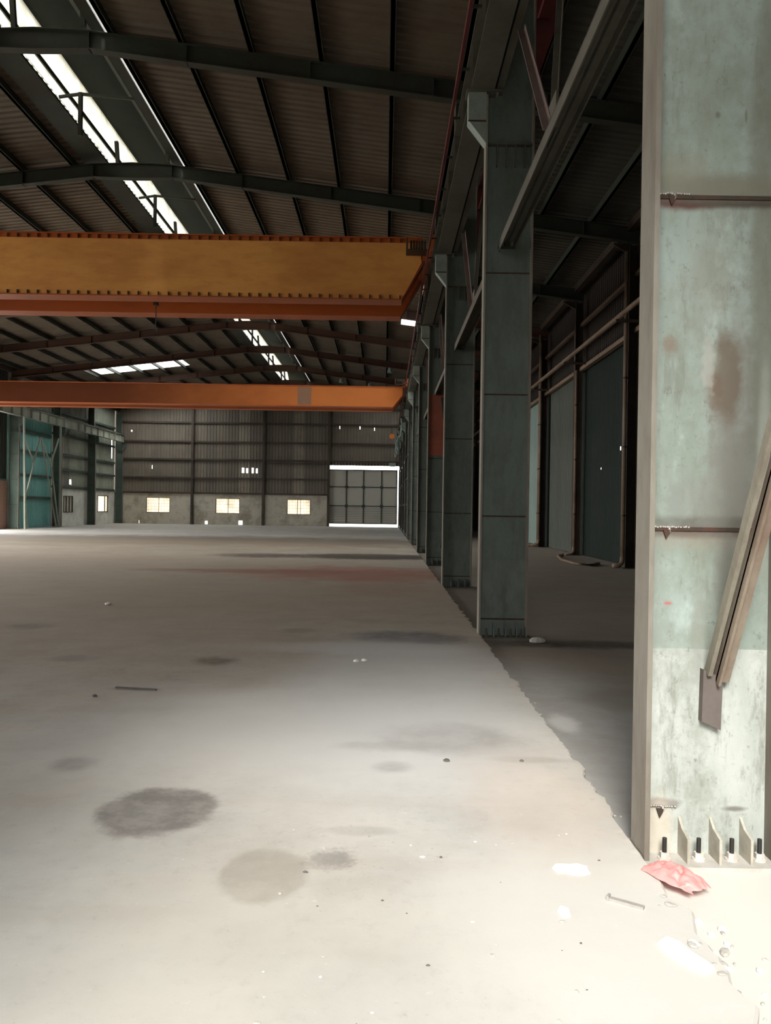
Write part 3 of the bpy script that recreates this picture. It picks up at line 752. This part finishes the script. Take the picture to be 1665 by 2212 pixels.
# lattice bracing in front of the teal door
lb = thing('lattice_brace', (-22.35, 48.9, 0), 'zigzag steel lattice bracing in front of the teal door', 'brace')
nod = [(48.75,5.75),(50.1,4.3),(51.1,5.9),(52.65,4.25),(53.95,6.1)]
for a, b in zip(nod[:-1], nod[1:]): MB().bar((0,a[0]-48.9,a[1]),(0,b[0]-48.9,b[1]),.07,.09).build('bar', LEFTW, lb)
for a, b in (((50.1,4.3),(48.95,1.9)), ((52.65,4.25),(54.0,.1)), ((48.6,6.9),(48.95,1.9)), ((48.95,1.9),(49.25,.05)), ((51.1,5.9),(53.6,.1))):
    MB().bar((.03,a[0]-48.9,a[1]),(.03,b[0]-48.9,b[1]),.07,.08).build('bar', LEFTW, lb)
MB().bar((0,49.0-48.9,.02),(0,48.7-48.9,7.0),.1,.1).build('post', LEFTW, lb); MB().bar((0,54.2-48.9,.02),(0,54.2-48.9,7.0),.1,.1).build('post', LEFTW, lb)

# ------------------------------------------------------------------ cranes
def crane(y, zb, zt, gap, m_web, m_fl, lab, tabs, x1=.36):
    root = thing('overhead_crane', (0, y, 7.72), lab, 'crane', 'overhead cranes')
    zo = 7.72; xl = -21.8; w = .42; step = .255
    for gi, yy in enumerate((0, gap)):
        P = [(xl,zb-zo),(x1,zb-zo),(.86,zb-zo+.62*(zt-zb)),(.86,zt-zo),(-22.3,zt-zo),(-22.3,zb-zo+.62*(zt-zb))]
        g = MB().prism(P, 'y', yy, yy+w).build('girder', m_web if gi == 0 else m_fl, root, label=None if gi == 0 else 'redder second girder')
        MB().prism([(xl,zb-zo-.03),(x1,zb-zo-.03),(.90,zb-zo+.62*(zt-zb)-.03),(.90,zb-zo+.62*(zt-zb)),(x1,zb-zo),(xl,zb-zo)], 'y', yy-.06, yy+w+.06).build('bottom_flange', m_fl, g)
        MB().box(-22.3,.88,yy-.06,yy+w+.06,zt-zo,zt-zo+.03).build('top_flange', m_fl, g)
        if tabs and gi == 0:
            band = MB().box(-22.3,.88,yy-.012,yy,zt-zo-.10,zt-zo).build('top_band', m_fl, g)
            t0 = MB().box(-.012,.012,-.04,0,0,.09); b0 = MB().box(-.012,.012,-.04,0,0,.10)
            pt = t0.build('rail_clip', CLIP, root); pb = b0.build('bolt_shadow_tab', CLIP, root)  # lower row of dark tabs stands in for bolt shadows
            pt.location = (x1-.05,yy-.02,zt-zo-.10); pb.location = (x1-.05,yy,zb-zo)
            for i in range(1, 76):
                for pr, z in ((pt, zt-zo-.10), (pb, zb-zo)):
                    c = pr.copy(); COL.objects.link(c); c.location = (x1-.05-i*step, pr.location.y, z)
    for xx, nm in ((1.18,''),(-22.6,'')):
        e = MB().box(xx-.16,xx+.16,-.9,gap+w+.9,.16,.56).build('end_carriage', m_fl, root)
        for yy in (-.6, gap+w+.6):
            MB().cyl((xx-.06,yy,.16),.16,.12,16,'x').build('wheel', BLACKISH, e)
        s = 1 if xx > 0 else -1
        MB().box(min(xx-s*.16, xx-s*.34), max(xx-s*.16, xx-s*.34), 0, gap+w, .2, .5).build('connection', m_fl, e)
    mo = MB().box(.45,1.0,-.5,-.1,.30,.34).box(.45,.49,-.5,-.1,.34,.62)
    for i in range(6): mo.cyl((.55+i*.07,-.3,.48), .13, .04, 12, 'x')
    mo.build('drive_motor', STEELB, root)
    return root
k1 = crane(20.0, 6.94, 8.47, 1.72, ORANGE, ORANGER, 'near ochre overhead crane with two girders spanning the hall', True)
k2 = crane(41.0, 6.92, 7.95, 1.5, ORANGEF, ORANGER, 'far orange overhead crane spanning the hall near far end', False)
MB().box(-4.6,-3.9,-.012,0,6.98-7.72,7.9-7.72).build('grey_band', worn('grey_band', (.28,.15,.09), (.2,.12,.08), .5, 2), k2, label='grey patch on the girder')
# hook ropes of the near crane
hk = thing('crane_hook', (-6.25, 21.3, 6.3), 'thin hanging chain under the near crane', 'hook')
MB().tube([(0,0,.1),(0,0,.75)], .012, 6).build('chain', BLACKISH, hk); MB().tube([(0,0,.1),(.03,0,.05),(.03,0,0),(0,0,-.03),(-.03,0,0)], .012, 6).build('hook', BLACKISH, hk)
MB().box(-.06,.06,-.06,.06,.72,.80).build('mount', BLACKISH, hk)
pb_ = thing('pulley_block', (.55, 66.6, 7.75), 'small orange pulley block high beside the far gate', 'pulley')
MB().cyl((0,-.1,0), .22, .2, 14, 'y').build('sheave', ORANGEF, pb_); MB().tube([(0,0,.2),(0,0,.95)], .03, 6).box(-.05,.6,-.05,.05,.9,1.0).build('hanger', STEEL, pb_)
# festoon cables on the runway, far right
fc = thing('festoon_cable', (.9, 46, 6.93), 'pale sagging festoon cable hanging along the far runway beam, right side', 'cable')
for i in range(6):
    y = i*3.6; pts = []
    for t in range(13):
        u = t/12; pts.append((.08*math.sin(u*9+i), y+u*3.6, -.0-1.0*math.sin(u*PI)**.8*(.7+.3*random.random())))
    MB().tube(pts, .04, 6).build('cable_loop', PALEP, fc, smooth=True)
for i in range(7): MB().box(-.05,.2,i*3.6-.04,i*3.6+.04,-.01,.075).build('carrier', BLACKISH, fc)
# small lamps with bright glass? (dark glints) hung under the far roof
for i, (x, y, z) in enumerate(((-3.0,52.6,10.3),(-1.1,52.6,10.0),(.2,46.2,9.9))):
    l = thing('pendant_lamp', (x,y,z), 'tiny pale pendant lamp under the far roof, %s from the left' % ORD[i], 'lamp', 'far pendant lamps')
    MB().tube([(0,0,0),(0,0,-.05),(0,0,-.3)], [.05,.1,.16], 12).build('shade', PALEP, l); MB().tube([(0,0,0),(0,0,zs(x)-z-.05)], .012, 6).build('cord', BLACKISH, l)

# ------------------------------------------------------------------ far wall steelwork
for i, z in enumerate((2.75, 4.05, 5.66, 7.19, 8.84, 10.2)):
    x0, x1 = XL+.25, XR-.35
    if z > 9.9: x0, x1 = -19.5, 4.5
    mb = MB()
    if 2 < z < 5.3: mb.box(x0, -4.85, YF-.12, YF+.05, z-.07, z+.07); mb.box(1.35, x1, YF-.12, YF+.05, z-.07, z+.07)
    else: mb.box(x0, x1, YF-.12, YF+.05, z-.07, z+.07)
    tag(mb.build('wall_girt', STEELB), 'dark horizontal girt across the far wall, %s from the bottom' % ORD[i], 'girt', 'far wall girts')
tag(MB().box(-10.3, -5.1, YF-.12, YF+.05, 5.36, 5.44).build('tie_bar', STEELB), 'short thin bar on far wall just left of gate top', 'bar')
for i, (x, lab) in enumerate(((-16.68,'dark post on far wall between the first two windows'),(-10.52,'dark post on far wall between second and third window'),(-4.87,'dark post on far wall at the left jamb of the gate'))):
    root = thing('gable_post', (x, YF-.2, 0), lab, 'post', 'far wall posts')
    h = zs(x)-.2
    MB().box(-.006,.006,-.1,.1,0.02,h).build('web', STEELB, root)
    for q in (-1,1): MB().box(-.10,.10,q*.1-.008,q*.1+.008,0.02,h).build('flange', STEELB, root)
for i, z in enumerate((2.85, 4.1, 5.2, 6.6, 8.2)):
    tag(MB().box(XL-.04, XL+.13, 55.4, YF-.5, z-.08, z+.08).build('wall_girt', DGREEN), 'green horizontal girt on left wall right of teal door, %s from the bottom' % ORD[i], 'girt', 'left wall girts')
tag(MB().box(XL-.04, XL+.1, 46.9, 48.6, 3.0, 3.12).build('wall_girt', DGREEN), 'dark girt capping the pink brick base on left wall', 'girt', 'left wall girts')
# sliding gate (hung just outside, daylight shows round its edge)
g0, g1 = -4.95, 1.11
gt = struct(MB().box(g0, g1, YF+.30, YF+.33, .26, 5.0).build('door_2', GATE))
for z in (.3, 1.82, 3.47, 4.95): MB().box(g0, g1, YF+.24, YF+.30, z-.045, z+.045).build('rail', GATEF, gt)
for x in (-4.9, -3.33, -1.84, -.27, 1.06): MB().box(x-.05, x+.05, YF+.22, YF+.30, .26, 5.0).build('stile', GATEF, gt)
for z in (1.82, 3.47):
    for x in (-3.33, -1.84, -.27): MB().box(x-.13, x+.13, YF+.2, YF+.23, z-.12, z+.12).build('joint_plate', GATEF, gt)
for i in range(9): z = .45+i*.15; MB().box(g0+.05, g1-.05, YF+.285, YF+.30, z-.01, z+.01).build('slat', GATEF, gt)
tag(MB().box(-5.4, 1.9, YF+.1, YF+.2, 5.36, 5.5).build('gate_track', STEEL), 'steel track above the grey sliding gate', 'track')
tag(MB().box(.35,.95,YF-.13,YF+.06,5.34,5.6).box(.4,.9,YF-.1,YF,5.28,5.34).build('gate_motor', PALEP), 'small pale box at the top right corner of the gate', 'box')

# green partition panels between the far interior columns
def partition(k, lab):
    y0, y1 = YK[k]+.12, min(YK[k+1], YF)-.12
    root = thing('partition_panel', (1.36, y0, 0), lab, 'panel', 'green partition panels')
    m = MB(); corr_grid(m, 'x', [(0, y1-y0, 0.0, 6.2)], 0, .25, .03); m.build('sheet', TEALP, root)
    for z in (.1, 1.9, 3.4, 4.8, 6.1): MB().box(-.06, 0, 0, y1-y0, z-.06, z+.06).build('rail', BLACKISH, root)
    for y in (.05, (y1-y0)/2, y1-y0-.05): MB().box(-.07, 0, y-.05, y+.05, .0, 6.2).build('stile', BLACKISH, root)
for i, k in enumerate((7, 8, 9, 10)): partition(k, 'green sheet partition between far columns, ' + ('nearest one','second one','third one','last one by the gate')[i])

# ------------------------------------------------------------------ small things on the floor
def lump(name, mat, x, y, z, sx, sy, sz, seed, rot=0, label=None, cat=None, group=None, flat=False, n=10, rough=.35):
    m = MB(); vs, fs = [], []; nr = max(4, n//2)
    for i in range(nr+1):
        th = PI*i/nr
        for j in range(n):
            ph = 2*PI*j/n; d = Vector((math.sin(th)*math.cos(ph), math.sin(th)*math.sin(ph), math.cos(th)))
            q = 1 + rough*noise.noise(d*1.7+Vector((seed*3.1, seed, 0))) + rough*.5*noise.noise(d*4+Vector((seed,0,7)))
            p = d*q; zz = max(p.z, -.55)
            vs.append((p.x*sx, p.y*sy, (zz+.55)*sz/1.5))
    for i in range(nr):
        for j in range(n):
            a = i*n+j; b = i*n+(j+1) % n; fs.append((a, b, b+n, a+n))
    m.raw(vs, fs); o = m.build(name, mat); bm = bmesh.new(); bm.from_mesh(o.data); bmesh.ops.remove_doubles(bm, verts=bm.verts, dist=1e-5); bm.to_mesh(o.data); bm.free()
    o.location = (x, y, z); o.rotation_euler = (0,0,rot)
    if label: tag(o, label, cat, group)
    return o
T = .02
# crumpled red bag
def rag():
    nx, ny = 46, 26; vs, fs = [], []
    for i in range(nx+1):
        for j in range(ny+1):
            u = i/nx*2-1; v = j/ny*2-1
            wob = 1+.18*noise.noise(Vector((u*2,v*2,3)))
            x = u*.135*wob + .012*noise.noise(Vector((u*3,v*3,9))); y = v*.085*(1-.25*u*u)*(1+.25*noise.noise(Vector((u*2.5, 5, v))))
            e = max(0, 1-max(abs(u),abs(v))**5)
            h = .045*math.sqrt(max(0,1-v*v*.92))*math.sqrt(max(0,1-u*u*.9))
            h += e*(.026*abs(noise.noise(Vector((u*2.2+1,v*1.6,2)))) + .006*noise.noise(Vector((u*5,v*4,4))) )
            h -= e*.018*math.exp(-((u*1.0-.22+v*.25)/.06)**2) + e*.012*math.exp(-((v+u*.6+.35)/.12)**2)
            vs.append((x, y, max(.001, h)))
    for i in range(nx):
        for j in range(ny):
            a = i*(ny+1)+j; fs.append((a, a+ny+1, a+ny+2, a+1))
    n = len(vs); rim = [i*(ny+1) for i in range(nx+1)] + [nx*(ny+1)+j for j in range(1,ny+1)] + [i*(ny+1)+ny for i in range(nx-1,-1,-1)] + [j for j in range(ny-1,0,-1)]
    m = MB().raw(vs, fs); return m
bagm = worn('coral_plastic', (.78,.30,.28), (.64,.20,.19), .5, 14, .38)
bag = rag().build('plastic_bag', bagm, smooth=True); bag.location = (1.30, 3.44, .015); bag.rotation_euler = (0,0,math.radians(-58))
tag(bag, 'crumpled coral red plastic bag at foot of the nearest column', 'bag')
def scrap(pts, h, mat, name, label, cat, c):
    m = MB(); n = len(pts); vs = [(x,y,0) for x,y in pts]+[(c[0]+(x-c[0])*.93, c[1]+(y-c[1])*.93, h) for x,y in pts]+[(c[0],c[1],h*1.25)]
    fs = [tuple(reversed(range(n)))]+[(i,(i+1)%n,(i+1)%n+n,i+n) for i in range(n)]+[(i+n,(i+1)%n+n,2*n) for i in range(n)]
    m.raw([(x,y,z+T) for x,y,z in vs], fs); return tag(m.build(name, mat), label, cat)
scrap([(.775,3.52),(.79,3.47),(.83,3.475),(.85,3.455),(.90,3.45),(.935,3.47),(.94,3.53),(.90,3.56),(.86,3.55),(.82,3.555),(.79,3.55)], .008, PLASTER, 'paper_scrap', 'white rounded scrap on floor left of the red bag', 'scrap', (.86,3.51))
scrap([(1.04,2.92),(1.055,2.84),(1.10,2.76),(1.145,2.72),(1.185,2.755),(1.165,2.80),(1.135,2.86),(1.12,2.92),(1.08,2.955)], .012, PLASTER, 'paper_scrap', 'large white plaster flake near bottom right of the floor', 'scrap', (1.11,2.84))
scrap([(.715,3.14),(.73,3.09),(.76,3.10),(.765,3.16),(.735,3.18)], .006, PLASTER, 'paper_scrap', 'small faint white flake between the two larger white scraps', 'scrap', (.74,3.13))
lump('brick', STONE, 1.93, 9.78, -.02, .11, .06, .07, 3, .1, 'small pale brick piece beside foot of second column', 'brick', n=10, rough=.1)
ms = MB(); ms.bar((.95,3.24,T+.006),(1.07,3.165,T+.006),.022,.012).bar((.945,3.245,T+.01),(.953,3.24,T+.01),.03,.02)
tag(ms.build('metal_strip', worn('dull_strip', (.36,.34,.31), (.24,.21,.19), .5, 20)), 'short dull metal strip on floor left of bag', 'strip')
for i, (x, y, s_, mat, lab) in enumerate(((-2.39,6.55,.022,DSTONE,'dark round pebble alone on left of the floor'),(.90,5.02,.014,DSTONE,'dark pebble on floor beyond the large brown stain'),(-.27,8.2,.03,PLASTER,'white crumb on floor mid hall, left of a pair'),(-.19,8.25,.03,PLASTER,'white crumb on floor mid hall, right of a pair'),(.42,5.0,.02,DSTONE,'dark crumb on near edge of large brown stain'),(-4.4,12.6,.05,PLASTER,'pale crumb on the far left floor'))):
    lump('pebble', mat, x, y, T-.001, s_, s_, s_*.8, i+20, 0, lab, 'pebble')
tag(MB().bar((-2.32,6.87,T+.006),(-1.95,6.80,T+.006),.03,.01).build('flat_strip', DSTONE), 'dark flat strip lying on the left of the floor', 'strip')
# crumbled concrete along the slab edge
for i in range(84):
    if i < 66: y = random.uniform(2.3, 3.5); x = 1.22 + random.gauss(.03, .06) + max(0, (3.0-y))*random.uniform(-.05,.25)
    else: y = random.uniform(3.9, 8.5); x = 1.25 + abs(random.gauss(0, .035))
    if 1.2 < x < 1.45 and 3.28 < y < 3.6: continue
    s_ = random.choice((.005,.007,.009,.013,.019)) * (1 if y < 4 else .7)
    on = x < 1.2
    lump('concrete_chip', random.choice((STONE, STONE, STONE, STONE, PLASTER)) if y < 4 else STONE, x, y, (T if on else -.021), s_*random.uniform(.8,2.0), s_, s_*.5 + (0 if on else .006), i+50, random.uniform(0,6), 'pale crumbled concrete chip along the broken slab edge', 'concrete chip', 'concrete chips by the slab edge', n=8)
for i in range(46):
    x = random.uniform(-.5, 1.15); y = random.uniform(2.3, 3.9); s_ = random.choice((.003,.004,.006,.009))
    lump('grit', random.choice((STONE, DSTONE, PLASTER)), x, y, T-.0005, s_*random.uniform(.8,1.6), s_, s_*.7, i+200, 0, 'tiny bit of grit scattered on the near floor', 'grit', 'grit on the near floor', n=6)

# ------------------------------------------------------------------ light
SKY, SUN = 8.0, 5.2
w = bpy.data.worlds.new('sky'); scene.world = w; w.use_nodes = True; t = w.node_tree
bg = t.nodes['Background']
tc = t.nodes.new('ShaderNodeTexCoord'); sp = t.nodes.new('ShaderNodeSeparateXYZ'); t.links.new(tc.outputs['Generated'], sp.inputs[0])
mr = t.nodes.new('ShaderNodeMapRange'); t.links.new(sp.outputs['Z'], mr.inputs[0]); mr.inputs[1].default_value = 0; mr.inputs[2].default_value = .8
mx = t.nodes.new('ShaderNodeMix'); mx.data_type = 'RGBA'; t.links.new(mr.outputs[0], mx.inputs[0])
mx.inputs[6].default_value = (1,.97,.925,1); mx.inputs[7].default_value = (.94,.965,1,1); t.links.new(mx.outputs[2], bg.inputs[0])
bg.inputs[1].default_value = SKY
sun = bpy.data.lights.new('hazy_sun', 'SUN'); sun.energy = SUN; sun.angle = math.radians(18); sun.color = (1,.97,.92)
so = bpy.data.objects.new('hazy_sun', sun); COL.objects.link(so); so.location = (-8,-30,15)
az = math.radians(10); el = math.radians(38.5)
d = Vector((math.sin(az)*math.cos(el), math.cos(az)*math.cos(el), -math.sin(el)))
so.rotation_euler = d.to_track_quat('-Z','Y').to_euler()
tag(MB().box(-30, 30, -18, -14, -.2, 5.5).build('sky_blocker', worn('sky_blocker_render', (.16,.15,.13), (.1,.09,.08), .5, .5)), 'plain grey block behind the viewer, added to hold back sky light', 'light blocker')  # unseen block, added to cut the low sky at the entrance
def portal(loc, sx, sy, rot):
    l = bpy.data.lights.new('daylight_portal', 'AREA'); l.shape = 'RECTANGLE'; l.size = sx; l.size_y = sy; l.cycles.is_portal = True
    o = bpy.data.objects.new('daylight_portal', l); COL.objects.link(o); o.location = loc; o.rotation_euler = rot
portal(((ENT[0]+ENT[1])/2, YB-.05, ENT[2]/2), ENT[1]-ENT[0], ENT[2], (math.radians(90),0,math.radians(0)))

for a, b, _, z in LOPEN: portal((XL-.25, (a+b)/2, z/2), b-a, z, (math.radians(90),0,math.radians(-90)))
# ------------------------------------------------------------------ camera
cd = bpy.data.cameras.new('camera'); cam = bpy.data.objects.new('camera', cd); COL.objects.link(cam); scene.camera = cam
cd.sensor_fit = 'VERTICAL'; cd.sensor_height = 24; cd.lens = 24*1700/2212; cd.clip_start = .05; cd.clip_end = 400
R = Matrix.Rotation(math.radians(.085), 4, 'Z') @ Matrix.Rotation(math.radians(90-.236), 4, 'X') @ Matrix.Rotation(math.radians(.85), 4, 'Z')
R = Matrix.Rotation(math.radians(-.085), 4, 'Z') @ Matrix.Rotation(math.radians(90-.236), 4, 'X') @ Matrix.Rotation(math.radians(.85), 4, 'Z')
cam.matrix_world = Matrix.Translation((0,0,1.62)) @ R

vs_ = scene.view_settings
vs_.view_transform = 'Standard'; vs_.look = 'None'; vs_.gamma = 1; vs_.use_curve_mapping = False; vs_.exposure = 0
scene.cycles.max_bounces = 8; scene.cycles.diffuse_bounces = 6
